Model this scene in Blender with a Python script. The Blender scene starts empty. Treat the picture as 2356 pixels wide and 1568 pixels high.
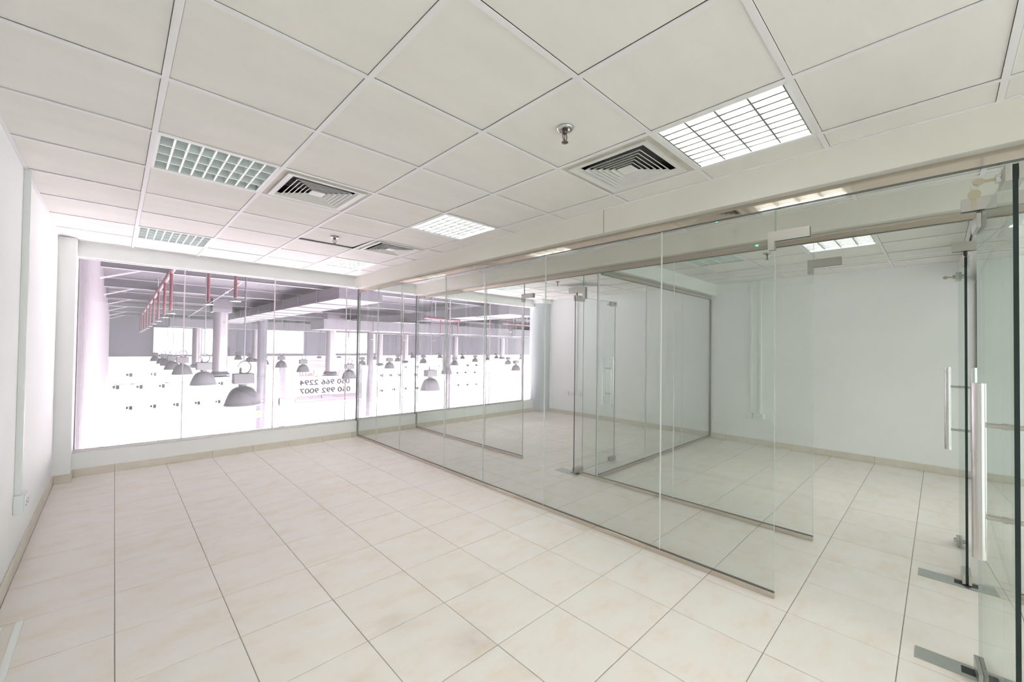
import bpy, math, random
from mathutils import Vector, Matrix

random.seed(4)
S = bpy.context.scene
COL = S.collection

# ------------------------------------------------------------------ camera
FPX, YAW, PITCH, ROLL, EYE = 948.74, 0.7670, 0.0158, 0.0127, 1.457
fwd = Vector((math.sin(YAW) * math.cos(PITCH), math.cos(YAW) * math.cos(PITCH), math.sin(PITCH)))
rgt = Vector((math.cos(YAW), -math.sin(YAW), 0))
upv = rgt.cross(fwd)
rgt, upv = rgt * math.cos(ROLL) + upv * math.sin(ROLL), -rgt * math.sin(ROLL) + upv * math.cos(ROLL)
cam_d = bpy.data.cameras.new('camera')
cam = bpy.data.objects.new('camera', cam_d)
COL.objects.link(cam)
cam.matrix_world = Matrix(((rgt.x, upv.x, -fwd.x, 0), (rgt.y, upv.y, -fwd.y, 0), (rgt.z, upv.z, -fwd.z, EYE), (0, 0, 0, 1)))
cam_d.sensor_fit = 'HORIZONTAL'
cam_d.sensor_width = 36
cam_d.lens = FPX / 2356 * 36
cam_d.clip_start = 0.05
cam_d.clip_end = 300
S.camera = cam

# ------------------------------------------------------------------ world, exposure
W = bpy.data.worlds.new('world')
S.world = W
W.use_nodes = True
W.node_tree.nodes['Background'].inputs[0].default_value = (0.94, 0.985, 0.945, 1)
W.node_tree.nodes['Background'].inputs[1].default_value = 1.08
S.view_settings.view_transform = 'Standard'
S.view_settings.look = 'None'
S.view_settings.gamma = 1
S.view_settings.use_curve_mapping = False
S.view_settings.exposure = 0.90
S.cycles.max_bounces = 16
S.cycles.diffuse_bounces = 6
S.cycles.glossy_bounces = 8
S.cycles.transparent_max_bounces = 48
S.cycles.caustics_reflective = False
S.cycles.sample_clamp_indirect = 6


def area_light(name, loc, direction, sx, sy, power, color):
    l = bpy.data.lights.new(name, 'AREA')
    l.shape = 'RECTANGLE'
    l.size, l.size_y = sx, sy
    l.energy = power
    l.color = color
    o = bpy.data.objects.new(name, l)
    o.location = loc
    o.rotation_euler = Vector(direction).to_track_quat('-Z', 'Y').to_euler()
    COL.objects.link(o)
    return o


# the hall beyond the window: unseen fill lights added below the window and far right
area_light('hall_fill_low', (17, 7.0, -1.9), (0, 1, -0.07), 44, 3.0, 13000, (1.0, 0.935, 0.98))
area_light('hall_fill_side', (52, 24, -0.6), (-1, 0, -0.05), 32, 5.5, 16000, (1.0, 0.94, 0.98))

# ------------------------------------------------------------------ materials
MATS = {}


def mat(name, col, rough=0.5, metal=0.0, spec=0.5, vary=0.0, scale=4.0, emit=0.0, bump=0.0, stretch=None):
    if name in MATS:
        return MATS[name]
    m = bpy.data.materials.new(name)
    m.use_nodes = True
    nt = m.node_tree
    b = nt.nodes['Principled BSDF']
    b.inputs['Base Color'].default_value = (*col, 1)
    b.inputs['Roughness'].default_value = rough
    b.inputs['Metallic'].default_value = metal
    b.inputs['Specular IOR Level'].default_value = spec
    if emit:
        b.inputs['Emission Color'].default_value = (*col, 1)
        b.inputs['Emission Strength'].default_value = emit
    if vary or bump:
        geo = nt.nodes.new('ShaderNodeNewGeometry')
        vec = geo.outputs['Position']
        if stretch:
            mp = nt.nodes.new('ShaderNodeMapping')
            mp.inputs['Scale'].default_value = stretch
            nt.links.new(vec, mp.inputs['Vector'])
            vec = mp.outputs['Vector']
        n = nt.nodes.new('ShaderNodeTexNoise')
        n.inputs['Scale'].default_value = scale
        n.inputs['Detail'].default_value = 5
        nt.links.new(vec, n.inputs['Vector'])
        if vary:
            r = nt.nodes.new('ShaderNodeValToRGB')
            r.color_ramp.elements[0].position = 0.3
            r.color_ramp.elements[1].position = 0.7
            r.color_ramp.elements[0].color = (*[c * (1 - vary) for c in col], 1)
            r.color_ramp.elements[1].color = (*[min(1, c * (1 + vary * 0.5)) for c in col], 1)
            nt.links.new(n.outputs['Fac'], r.inputs['Fac'])
            nt.links.new(r.outputs['Color'], b.inputs['Base Color'])
        if bump:
            bp = nt.nodes.new('ShaderNodeBump')
            bp.inputs['Strength'].default_value = bump
            bp.inputs['Distance'].default_value = 0.01
            nt.links.new(n.outputs['Fac'], bp.inputs['Height'])
            nt.links.new(bp.outputs['Normal'], b.inputs['Normal'])
    MATS[name] = m
    return m


def glass_mat(name, tint, haze=0.0, haze_col=(1, 1, 1)):
    m = bpy.data.materials.new(name)
    m.use_nodes = True
    nt = m.node_tree
    nt.nodes.clear()
    out = nt.nodes.new('ShaderNodeOutputMaterial')
    tr = nt.nodes.new('ShaderNodeBsdfTransparent')
    tr.inputs[0].default_value = (*tint, 1)
    gl = nt.nodes.new('ShaderNodeBsdfGlossy')
    gl.inputs['Roughness'].default_value = 0.0
    gl.inputs['Color'].default_value = (0.93, 0.97, 0.95, 1)
    lw = nt.nodes.new('ShaderNodeLayerWeight')
    lw.inputs['Blend'].default_value = 0.5
    pw = nt.nodes.new('ShaderNodeMath')
    pw.operation = 'POWER'
    pw.inputs[1].default_value = 5
    nt.links.new(lw.outputs['Facing'], pw.inputs[0])
    ma = nt.nodes.new('ShaderNodeMath')
    ma.operation = 'MULTIPLY_ADD'
    ma.inputs[1].default_value = 0.955
    ma.inputs[2].default_value = 0.042
    nt.links.new(pw.outputs[0], ma.inputs[0])
    base = tr.outputs[0]
    if haze:
        # dust film on the panes, scattering the hall's light
        tl = nt.nodes.new('ShaderNodeBsdfTranslucent')
        tl.inputs[0].default_value = (*haze_col, 1)
        geo = nt.nodes.new('ShaderNodeNewGeometry')
        n = nt.nodes.new('ShaderNodeTexNoise')
        n.inputs['Scale'].default_value = 2.2
        n.inputs['Detail'].default_value = 6
        mr = nt.nodes.new('ShaderNodeMapRange')
        mr.inputs['From Min'].default_value = 0.3
        mr.inputs['From Max'].default_value = 0.7
        mr.inputs['To Min'].default_value = haze * 0.8
        mr.inputs['To Max'].default_value = haze * 1.2
        nt.links.new(geo.outputs['Position'], n.inputs['Vector'])
        nt.links.new(n.outputs['Fac'], mr.inputs['Value'])
        mh = nt.nodes.new('ShaderNodeMixShader')
        nt.links.new(mr.outputs[0], mh.inputs[0])
        nt.links.new(tr.outputs[0], mh.inputs[1])
        nt.links.new(tl.outputs[0], mh.inputs[2])
        base = mh.outputs[0]
    mx = nt.nodes.new('ShaderNodeMixShader')
    nt.links.new(ma.outputs[0], mx.inputs[0])
    nt.links.new(base, mx.inputs[1])
    nt.links.new(gl.outputs[0], mx.inputs[2])
    nt.links.new(mx.outputs[0], out.inputs[0])
    MATS[name] = m
    return m


def floor_tile_mat():
    m = bpy.data.materials.new('cream_floor_tile')
    m.use_nodes = True
    nt = m.node_tree
    N, L = nt.nodes.new, nt.links.new
    b = nt.nodes['Principled BSDF']
    b.inputs['Roughness'].default_value = 0.34
    b.inputs['Specular IOR Level'].default_value = 0.45
    geo, oi = N('ShaderNodeNewGeometry'), N('ShaderNodeObjectInfo')
    off = N('ShaderNodeVectorMath'); off.operation = 'SCALE'
    comb = N('ShaderNodeCombineXYZ')
    for i in range(3):
        L(oi.outputs['Random'], comb.inputs[i])
    L(comb.outputs[0], off.inputs[0]); off.inputs['Scale'].default_value = 37
    add = N('ShaderNodeVectorMath'); add.operation = 'ADD'
    L(geo.outputs['Position'], add.inputs[0]); L(off.outputs[0], add.inputs[1])
    mp = N('ShaderNodeMapping'); mp.inputs['Scale'].default_value = (2.3, 4.2, 1)
    L(add.outputs[0], mp.inputs['Vector'])
    n1 = N('ShaderNodeTexNoise'); n1.inputs['Scale'].default_value = 1.7; n1.inputs['Detail'].default_value = 7; n1.inputs['Roughness'].default_value = 0.62
    L(mp.outputs[0], n1.inputs['Vector'])
    r1 = N('ShaderNodeValToRGB')
    e = r1.color_ramp.elements
    e[0].position, e[0].color = 0.30, (0.79, 0.775, 0.75, 1)
    e[1].position, e[1].color = 0.74, (0.745, 0.665, 0.57, 1)
    mid = r1.color_ramp.elements.new(0.52); mid.color = (0.78, 0.745, 0.695, 1)
    L(n1.outputs['Fac'], r1.inputs['Fac'])
    # worn stains at two spots of the floor
    last = r1.outputs['Color']
    for (sx, sy, rad, amt) in STAINS:
        d = N('ShaderNodeVectorMath'); d.operation = 'DISTANCE'; d.inputs[1].default_value = (sx, sy, 0)
        L(geo.outputs['Position'], d.inputs[0])
        mr = N('ShaderNodeMapRange'); mr.inputs['From Min'].default_value = rad; mr.inputs['From Max'].default_value = rad * 0.15
        mr.inputs['To Min'].default_value = 0; mr.inputs['To Max'].default_value = amt
        L(d.outputs['Value'], mr.inputs['Value'])
        n2 = N('ShaderNodeTexNoise'); n2.inputs['Scale'].default_value = 14; n2.inputs['Detail'].default_value = 6
        L(geo.outputs['Position'], n2.inputs['Vector'])
        mu = N('ShaderNodeMath'); mu.operation = 'MULTIPLY'; L(mr.outputs[0], mu.inputs[0]); L(n2.outputs['Fac'], mu.inputs[1])
        mx = N('ShaderNodeMixRGB'); mx.inputs[2].default_value = (0.42, 0.32, 0.24, 1)
        L(mu.outputs[0], mx.inputs[0]); L(last, mx.inputs[1])
        last = mx.outputs[0]
    L(last, b.inputs['Base Color'])
    rr = N('ShaderNodeMapRange'); rr.inputs['To Min'].default_value = 0.27; rr.inputs['To Max'].default_value = 0.45
    L(n1.outputs['Fac'], rr.inputs['Value']); L(rr.outputs[0], b.inputs['Roughness'])
    MATS['cream_floor_tile'] = m
    return m


STAINS = [(1.29, 1.62, 0.17, 0.55), (1.63, 2.03, 0.13, 0.40), (1.10, 1.98, 0.12, 0.3)]
M_TILE = floor_tile_mat()
M_GROUT = mat('grey_grout', (0.33, 0.32, 0.305), 0.9)
M_WALL = mat('wall_paint', (0.88, 0.905, 0.90), 0.6, vary=0.025, scale=1.5)
M_BULK = mat('bulkhead_paint', (0.77, 0.76, 0.69), 0.6, vary=0.03, scale=1.3)
M_BEAM = mat('beam_paint', (0.88, 0.91, 0.895), 0.6, vary=0.02, scale=1.5)
M_CEIL = mat('ceiling_tile_face', (0.81, 0.795, 0.765), 0.85, vary=0.035, scale=2.2, bump=0.04, stretch=(1, 3, 1))
M_TEE = mat('ceiling_grid_paint', (0.82, 0.81, 0.83), 0.5)
M_VOID = mat('ceiling_void', (0.10, 0.10, 0.10), 0.9)
M_SKIRT = mat('skirting_ceramic', (0.70, 0.66, 0.575), 0.4, vary=0.08, scale=7)
M_STEEL = mat('brushed_steel', (0.55, 0.54, 0.51), 0.30, 1.0)
M_BAR = mat('satin_steel_bar', (0.66, 0.65, 0.64), 0.24, 1.0)
M_RAIL = mat('polished_rail', (0.66, 0.60, 0.53), 0.07, 1.0)
M_PLATE = mat('satin_floor_plate', (0.52, 0.545, 0.53), 0.36, 1.0, vary=0.05, scale=25)
M_DARK = mat('dark_recess', (0.025, 0.027, 0.028), 0.5)
M_STRIP = mat('dark_strip_grey', (0.14, 0.14, 0.13), 0.5)
M_EDGE = mat('dark_glass_edge', (0.008, 0.022, 0.020), 0.22)  # same glass edge, painted dark on leaf ends that face the viewer
M_EDGE_LIGHT = mat('pale_glass_edge', (0.42, 0.50, 0.47), 0.25)
M_JOINT = mat('silicone_joint', (0.78, 0.80, 0.79), 0.35)
M_WJOINT = mat('window_silicone', (0.86, 0.76, 0.79), 0.35)
M_ALU = mat('window_aluminium', (0.70, 0.68, 0.67), 0.28, 0.9)
M_CHAN = mat('dark_channel', (0.22, 0.21, 0.20), 0.35, 0.8)
M_PLASTIC = mat('white_plastic', (0.84, 0.87, 0.87), 0.35)
M_PLASTIC_DARK = mat('socket_hole', (0.20, 0.21, 0.21), 0.5)
M_COLUMN = mat('silver_column_paint', (0.56, 0.60, 0.625), 0.32, 0.25)
M_BRASS = mat('nickel_key', (0.52, 0.47, 0.36), 0.35, 0.9)
M_CHROME = mat('chrome', (0.55, 0.55, 0.55), 0.12, 1.0)
M_COPPER = mat('bronze_frame', (0.16, 0.125, 0.11), 0.35, 0.8)
M_DIFF = mat('diffuser_white', (0.78, 0.785, 0.765), 0.45)
M_ADAPT = mat('diffuser_adaptor', (0.60, 0.575, 0.51), 0.6, vary=0.16, scale=6)
M_FIX = mat('fixture_white', (0.83, 0.86, 0.85), 0.4)
M_LOUVRE_ON = mat('louvre_darkened_for_lit', (0.185, 0.195, 0.193), 0.35, 0.2)  # same louvre, colour darkened so lit blades keep their grey cells
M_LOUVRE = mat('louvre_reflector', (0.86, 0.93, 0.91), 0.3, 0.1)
M_BACKREF = mat('white_back_reflector', (0.86, 0.93, 0.91), 0.4)
M_TUBE_OFF = mat('unlit_tube', (0.82, 0.86, 0.85), 0.3)
M_LIT = mat('lit_lamp_panel', (1.0, 0.985, 0.95), 0.5, emit=9.0)
M_TUBE_ON = mat('lit_tube', (1.0, 0.985, 0.95), 0.5, emit=9.0)
M_LED = mat('green_led', (0.10, 1.0, 0.55), 0.4, emit=5.0)
M_LENS = mat('emergency_lens', (0.80, 0.84, 0.85), 0.2)
M_GLASS = glass_mat('partition_glass', (0.966, 0.979, 0.971))
M_WGLASS = glass_mat('window_glass', (0.955, 0.93, 0.95), haze=0.02, haze_col=(0.96, 0.93, 0.97))
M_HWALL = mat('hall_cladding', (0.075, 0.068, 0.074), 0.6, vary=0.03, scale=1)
M_HWHITE = mat('hall_white_paint', (0.90, 0.89, 0.90), 0.6)
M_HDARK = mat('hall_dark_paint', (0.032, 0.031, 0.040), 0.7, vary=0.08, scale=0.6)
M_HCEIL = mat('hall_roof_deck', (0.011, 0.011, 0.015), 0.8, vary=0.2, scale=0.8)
M_HFLOOR = mat('hall_floor_finish', (0.86, 0.85, 0.86), 0.5)
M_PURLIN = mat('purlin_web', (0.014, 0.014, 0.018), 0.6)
M_FLANGE = mat('purlin_flange', (0.20, 0.185, 0.21), 0.5)
M_RED = mat('red_pipe_paint', (0.042, 0.0016, 0.006), 0.4)
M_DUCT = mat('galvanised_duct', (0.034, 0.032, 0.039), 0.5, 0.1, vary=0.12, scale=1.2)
M_DROP = mat('spiral_duct_metal', (0.11, 0.10, 0.11), 0.32, 0.5)
M_LAMP = mat('lamp_shade_metal', (0.045, 0.046, 0.050), 0.42, 0.2, vary=0.06, scale=5)
M_LAMP_BOX = mat('lamp_ballast_metal', (0.010, 0.010, 0.012), 0.6)
M_LAMP_DARK = mat('lamp_hook_metal', (0.015, 0.015, 0.018), 0.5)
M_CABLE = mat('lamp_cable', (0.04, 0.04, 0.05), 0.6)
M_SKYPANE = mat('daylit_pane', (0.90, 0.98, 0.99), 0.3, emit=1.1)
M_HCOL = mat('hall_column_paint', (0.045, 0.043, 0.052), 0.5)
M_BANNER = mat('banner_vinyl', (0.22, 0.205, 0.22), 0.5)
M_INK = mat('grey_print', (0.010, 0.010, 0.012), 0.8, spec=0.1)
M_REDINK = mat('red_print', (0.12, 0.018, 0.028), 0.6)
M_PINKINK = mat('pink_print', (0.12, 0.065, 0.08), 0.6)
M_YELLOW = mat('yellow_notice', (0.16, 0.10, 0.01), 0.5)
M_SMALLDARK = mat('dark_wall_fitting', (0.004, 0.004, 0.005), 0.8, spec=0.1)


# ------------------------------------------------------------------ mesh helpers
class B:
    """collects boxes, tubes and lathes into one mesh"""

    def __init__(self, T=None):
        self.v, self.f, self.mi, self.sm = [], [], [], []
        self.T = T

    def add(self, vs, fs, mi=0, smooth=False):
        o = len(self.v)
        for p in vs:
            p = Vector(p)
            self.v.append(self.T @ p if self.T else p)
        for f in fs:
            self.f.append([i + o for i in f])
            self.mi.append(mi)
            self.sm.append(smooth)
        return self

    def box(self, x0, x1, y0, y1, z0, z1, mi=0, face_mi=None):
        vs = [(x0, y0, z0), (x1, y0, z0), (x1, y1, z0), (x0, y1, z0), (x0, y0, z1), (x1, y0, z1), (x1, y1, z1), (x0, y1, z1)]
        fs = [(0, 3, 2, 1), (4, 5, 6, 7), (0, 1, 5, 4), (1, 2, 6, 5), (2, 3, 7, 6), (3, 0, 4, 7)]
        o = len(self.f)
        self.add(vs, fs, mi)
        if face_mi:  # order: -z +z -y +x +y -x
            for k, m in face_mi.items():
                self.mi[o + k] = m
        return self

    def tube(self, p0, p1, r, n=12, mi=0, r1=None, caps=True):
        p0, p1 = Vector(p0), Vector(p1)
        r1 = r if r1 is None else r1
        d = (p1 - p0).normalized()
        a = d.orthogonal().normalized()
        b = d.cross(a)
        vs = []
        for p, rr in ((p0, r), (p1, r1)):
            for i in range(n):
                t = 2 * math.pi * i / n
                vs.append(p + (a * math.cos(t) + b * math.sin(t)) * rr)
        fs = [(i, (i + 1) % n, n + (i + 1) % n, n + i) for i in range(n)]
        self.add(vs, fs, mi, True)
        if caps:
            self.add(vs[:n], [tuple(reversed(range(n)))], mi)
            self.add(vs[n:], [tuple(range(n))], mi)
        return self

    def lathe(self, prof, c=(0, 0, 0), n=24, mi=0, caps=True):
        vs, fs = [], []
        for r, z in prof:
            for i in range(n):
                t = 2 * math.pi * i / n
                vs.append((c[0] + r * math.cos(t), c[1] + r * math.sin(t), c[2] + z))
        for k in range(len(prof) - 1):
            for i in range(n):
                j = (i + 1) % n
                fs.append((k * n + i, k * n + j, (k + 1) * n + j, (k + 1) * n + i))
        self.add(vs, fs, mi, True)
        if caps:
            self.add(vs[:n], [tuple(reversed(range(n)))], mi)
            self.add(vs[-n:], [tuple(range(n))], mi)
        return self

    def path(self, pts, r, n=8, mi=0):
        for a, b in zip(pts[:-1], pts[1:]):
            self.tube(a, b, r, n, mi)
        return self

    def prism(self, poly, thick, mi=0):
        """poly: list of 3-D points in one plane, thick: extrusion vector"""
        n = len(poly)
        t = Vector(thick)
        vs = [Vector(p) for p in poly] + [Vector(p) + t for p in poly]
        fs = [tuple(reversed(range(n))), tuple(range(n, 2 * n))] + [(i, (i + 1) % n, n + (i + 1) % n, n + i) for i in range(n)]
        return self.add(vs, fs, mi)

    def mesh(self, name, mats):
        me = bpy.data.meshes.new(name)
        me.from_pydata([tuple(p) for p in self.v], [], self.f)
        for m in mats:
            me.materials.append(m)
        me.polygons.foreach_set('material_index', self.mi)
        me.polygons.foreach_set('use_smooth', self.sm)
        me.update()
        return me

    def build(self, name, mats, parent=None, bevel=0.0):
        if not isinstance(mats, (list, tuple)):
            mats = [mats]
        if parent is not None:
            base = WORLD[parent.name]
            self.v = [p - base for p in self.v]
        return link(name, self.mesh(name, mats), parent, bevel=bevel)


WORLD = {}


def link(name, data, parent=None, loc=None, bevel=0.0):
    o = bpy.data.objects.new(name, data)
    COL.objects.link(o)
    if parent is not None:
        o.parent = parent
        WORLD[o.name] = WORLD[parent.name].copy()
    else:
        WORLD[o.name] = Vector((0, 0, 0))
    if loc is not None:
        o.location = loc
        WORLD[o.name] = WORLD[o.name] + Vector(loc)
    if bevel:
        md = o.modifiers.new('bevel', 'BEVEL')
        md.width = bevel
        md.segments = 2
        md.limit_method = 'ANGLE'
    return o


def tag(o, label=None, cat=None, group=None, kind=None):
    if label: o['label'] = label
    if cat: o['category'] = cat
    if group: o['group'] = group
    if kind: o['kind'] = kind
    return o


def thing(name, loc, label, cat, group=None, kind=None):
    o = link(name, None, None, loc)
    o.empty_display_size = 0.05
    return tag(o, label, cat, group, kind)


def copy_tree(o, loc):
    r = o.copy()
    COL.objects.link(r)
    r.location = loc
    for ch in list(o.children):
        c = ch.copy(); COL.objects.link(c); c.parent = r
        for g in list(ch.children):
            d = g.copy(); COL.objects.link(d); d.parent = c
    return r


def project(p):
    v = Vector(p) - Vector((0, 0, EYE))
    w = v.dot(fwd)
    if w < 0.05:
        return None
    return 1178 + FPX * v.dot(rgt) / w, 784 - FPX * v.dot(upv) / w


# ------------------------------------------------------------------ dimensions
XL, XF = -0.435, 7.22           # left wall, far (right) wall
YB, YW = -2.6, 6.48             # open back, sill face of the window wall
ZC = 2.547                      # ceiling
P1, P2, P3, P4 = 2.83, 3.90, 2.68, -0.305
GX, GY, GP = -0.4713, 2.2158, 0.6          # ceiling grid
TX, TY, TPX, TPY = -0.4207, 2.4193, 0.4507, 0.4558   # floor grid

# ------------------------------------------------------------------ floor
fl = B().box(XL - 0.1, XF + 0.1, YB, 6.6, -0.12, -0.0035).build('floor', M_GROUT)
tag(fl, 'cream ceramic tiled office floor with grey joints', 'floor', kind='structure')
tiles = []
for i in range(-1, 18):
    for j in range(-12, 10):
        x0, x1 = max(TX + i * TPX, XL), min(TX + (i + 1) * TPX, XF)
        y0, y1 = max(TY + j * TPY, YB), min(TY + (j + 1) * TPY, YW)
        if x1 - x0 < 0.008 or y1 - y0 < 0.008:
            continue
        vis = False
        for (px, py) in ((x0, y0), (x1, y0), (x0, y1), (x1, y1), ((x0 + x1) / 2, (y0 + y1) / 2)):
            q = project((px, py, 0))
            if q and -60 < q[0] < 2416 and 700 < q[1] < 1640:
                vis = True
        d = math.hypot((x0 + x1) / 2, (y0 + y1) / 2)
        tiles.append((0 if vis else 1, d, x0, x1, y0, y1))
tiles.sort()


def tile_shape(b, x0, x1, y0, y1, dz=0.0):
    g, c = 0.0019, 0.0012
    a, e, z = (x0 + g, x1 - g), (y0 + g, y1 - g), dz
    vs = [(a[0], e[0], -0.009), (a[1], e[0], -0.009), (a[1], e[1], -0.009), (a[0], e[1], -0.009),
          (a[0], e[0], z - c), (a[1], e[0], z - c), (a[1], e[1], z - c), (a[0], e[1], z - c),
          (a[0] + c, e[0] + c, z), (a[1] - c, e[0] + c, z), (a[1] - c, e[1] - c, z), (a[0] + c, e[1] - c, z)]
    fs = [(8, 9, 10, 11)]
    for k in range(4):
        n = (k + 1) % 4
        fs += [(k, n, 4 + n, 4 + k), (4 + k, 4 + n, 8 + n, 8 + k)]
    b.add(vs, fs)


cache = {}
rest = B()
for k, (hid, d, x0, x1, y0, y1) in enumerate(tiles):
    if k < 298:
        key = (round(x1 - x0, 3), round(y1 - y0, 3))
        if key not in cache:
            tb = B(); tile_shape(tb, 0, x1 - x0, 0, y1 - y0)
            cache[key] = tb.mesh('tile', [M_TILE])
        link('tile', cache[key], fl, (x0, y0, random.uniform(-0.0004, 0.0004)))
    else:
        tile_shape(rest, x0, x1, y0, y1)
if rest.v:
    o = rest.build('tile', M_TILE, fl)
    o['kind'] = 'stuff'

# ------------------------------------------------------------------ walls
def struct(name, b, m, label, cat, parent=None):
    o = b.build(name, m, parent)
    return tag(o, label, cat, kind='structure')


w_left = struct('wall_left', B().box(XL - 0.15, XL, YB, 6.75, 0, 2.75), M_WALL, 'white painted wall on the left side of the office', 'wall')
B().box(XL, -0.305, 6.29, 6.62, 0, ZC).build('pier', M_WALL, w_left)
w_far = struct('wall_far', B().box(XF, XF + 0.15, YB, 6.62, 0, 2.75), M_WALL, 'plain white wall at the far side of the glass rooms', 'wall')
w_win = struct('wall_window', B().box(XL, XF, YW, 6.66, 0, 0.252), M_BEAM, 'low white sill wall under the long window', 'wall')
B().box(XL, XF + 0.1, YW, 6.64, 2.385, 2.75).build('beam', M_BEAM, w_win)
B().box(XL - 0.2, XF + 4, 6.64, 6.75, -3.7, 0.20).build('slab_edge', M_BEAM, w_win)
B().box(XL - 0.2, XF + 4, 6.64, 6.75, 2.42, 3.7).build('slab_edge', M_BEAM, w_win)

# skirting tiles, one per floor tile
def skirting(name, label, pieces):
    t = thing(name, (*pieces[0][0][0:2], 0), label, 'skirting', kind='structure')
    for (c, s) in pieces:
        b = B().box(c[0], c[0] + s[0], c[1], c[1] + s[1], 0.0, 0.086)
        b.build('skirting_tile', M_SKIRT, t, bevel=0.003)


ps = []
for j in range(-9, 10):
    y0, y1 = max(TY + j * TPY, YB), min(TY + (j + 1) * TPY, 6.279)
    if y1 > y0 + 0.02: ps.append(((XL, y0 + 0.001), (0.011, y1 - y0 - 0.002)))
skirting('baseboard_left', 'cream tile skirting along the left wall', ps)
skirting('baseboard_pier', 'short cream tile skirting around the corner pier', [((XL + 0.012, 6.279), (0.13, 0.011)), ((-0.305, 6.291), (0.011, 0.18))])
ps = []
for i in range(0, 18):
    x0, x1 = max(TX + i * TPX, -0.293), min(TX + (i + 1) * TPX, 6.98)
    if x1 > x0 + 0.02: ps.append(((x0 + 0.001, YW - 0.011), (x1 - x0 - 0.002, 0.011)))
skirting('baseboard_window', 'cream tile skirting under the long window', ps)
ps = []
for j in range(-11, 10):
    y0, y1 = max(TY + j * TPY, YB), min(TY + (j + 1) * TPY, 6.26)
    if y1 > y0 + 0.02: ps.append(((XF - 0.011, y0 + 0.001), (0.011, y1 - y0 - 0.002)))
skirting('baseboard_far', 'cream tile skirting along the far wall', ps)

# ------------------------------------------------------------------ ceiling
ce = B().box(XL - 0.15, XF + 0.15, YB, 6.64, 2.70, 2.76).build('ceiling', M_VOID)
tag(ce, 'white suspended ceiling of square panels in a metal grid', 'ceiling', kind='structure')
LIGHTS = {(4, -3): 'on', (1, 1): 'off', (1, 5): 'off', (4, 1): 'on', (4, 5): 'on', (1, -3): 'on', (9, -3): 'on', (9, -1): 'off', (9, 5): 'on', (9, 1): 'none', (4, -7): 'on', (9, -7): 'on'}
LIGHTS.pop((9, 1))
VENTS = [(4, -2), (2, 1), (4, 3), (10, 3)]
ZONES = [(XL, 2.75, YB, YW), (2.93, 3.82, YB, YW), (4.0, XF, P3 + 0.09, YW), (4.0, XF, P4 + 0.09, P3 - 0.09), (4.0, XF, YB, P4 - 0.09)]
tc = {}
for (zx0, zx1, zy0, zy1) in ZONES:
    for i in range(-1, 14):
        for j in range(-9, 9):
            x0, x1 = max(GX + i * GP, zx0), min(GX + (i + 1) * GP, zx1)
            y0, y1 = max(GY + j * GP, zy0), min(GY + (j + 1) * GP, zy1)
            if x1 - x0 < 0.03 or y1 - y0 < 0.03 or (i, j) in LIGHTS or (i, j) in VENTS:
                continue
            g = 0.0106
            key = (round(x1 - x0 - 2 * g, 3), round(y1 - y0 - 2 * g, 3))
            if key not in tc:
                w_, h_ = key
                b = B()
                c = 0.003
                b.add([(0, 0, 0.012), (w_, 0, 0.012), (w_, h_, 0.012), (0, h_, 0.012), (c, c, 0), (w_ - c, c, 0), (w_ - c, h_ - c, 0), (c, h_ - c, 0)],
                      [(7, 6, 5, 4), (0, 1, 2, 3), (1, 0, 4, 5), (2, 1, 5, 6), (3, 2, 6, 7), (0, 3, 7, 4)])
                tc[key] = b.mesh('ceiling_tile', [M_CEIL])
            ct = link('ceiling_tile', tc[key], ce, (x0 + g, y0 + g, ZC + 0.0052 + random.uniform(0, 0.0014)))
            if (i, j) == (3, 3) and zx1 < 3:
                ct.rotation_euler.x = 0.022      # a panel that sits tilted in its grid
    hb = 0.012
    for i in range(0, 14):
        x = GX + i * GP
        if zx0 < x < zx1:
            B().box(x - hb, x + hb, zy0, zy1, ZC, ZC + 0.0045).build('grid_bar', M_TEE, ce)
    for j in range(-8, 9):
        y = GY + j * GP
        if zy0 < y < zy1:
            B().box(zx0, zx1, y - hb * 0.98, y + hb * 0.98, ZC + 0.0004, ZC + 0.0048).build('grid_bar', M_TEE, ce)
    # wall angle around each zone
    B().box(zx0, zx0 + 0.018, zy0, zy1, ZC + 0.0008, ZC + 0.005).build('wall_angle', M_TEE, ce)
    B().box(zx1 - 0.018, zx1, zy0, zy1, ZC + 0.0008, ZC + 0.005).build('wall_angle', M_TEE, ce)
    B().box(zx0, zx1, zy1 - 0.018, zy1, ZC + 0.0012, ZC + 0.0052).build('wall_angle', M_TEE, ce)

# bulkheads that carry the partitions' top rails
bulk1 = struct('beam_front', B().box(2.75, 2.93, YB, YW, 2.365, 2.70), M_BULK, 'long beige bulkhead above the front glass partition', 'bulkhead')
B().box(2.7485, 2.7502, 1.829, 1.832, 2.366, ZC).build('board_joint', M_STRIP, bulk1)
bulk2 = struct('beam_rear', B().box(3.82, 4.00, YB, YW, 2.365, 2.70), M_BULK, 'long white bulkhead above the rear glass partition', 'bulkhead')
bulk3 = struct('beam_cross', B().box(4.00, XF, P3 - 0.09, P3 + 0.09, 2.365, 2.70), M_WALL, 'white bulkhead above the cross glass partition', 'bulkhead')
bulk4 = struct('beam_end', B().box(4.00, XF, P4 - 0.09, P4 + 0.09, 2.365, 2.70), M_WALL, 'white bulkhead at the right end of the rear room', 'bulkhead')

# ------------------------------------------------------------------ glass partitions
def frame_T(axis, pos):
    """local a runs along the partition, b across it, c up"""
    if axis == 'y':
        return Matrix(((0, 1, 0, pos), (1, 0, 0, 0), (0, 0, 1, 0), (0, 0, 0, 1)))
    return Matrix(((1, 0, 0, 0), (0, 1, 0, pos), (0, 0, 1, 0), (0, 0, 0, 1)))


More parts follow.
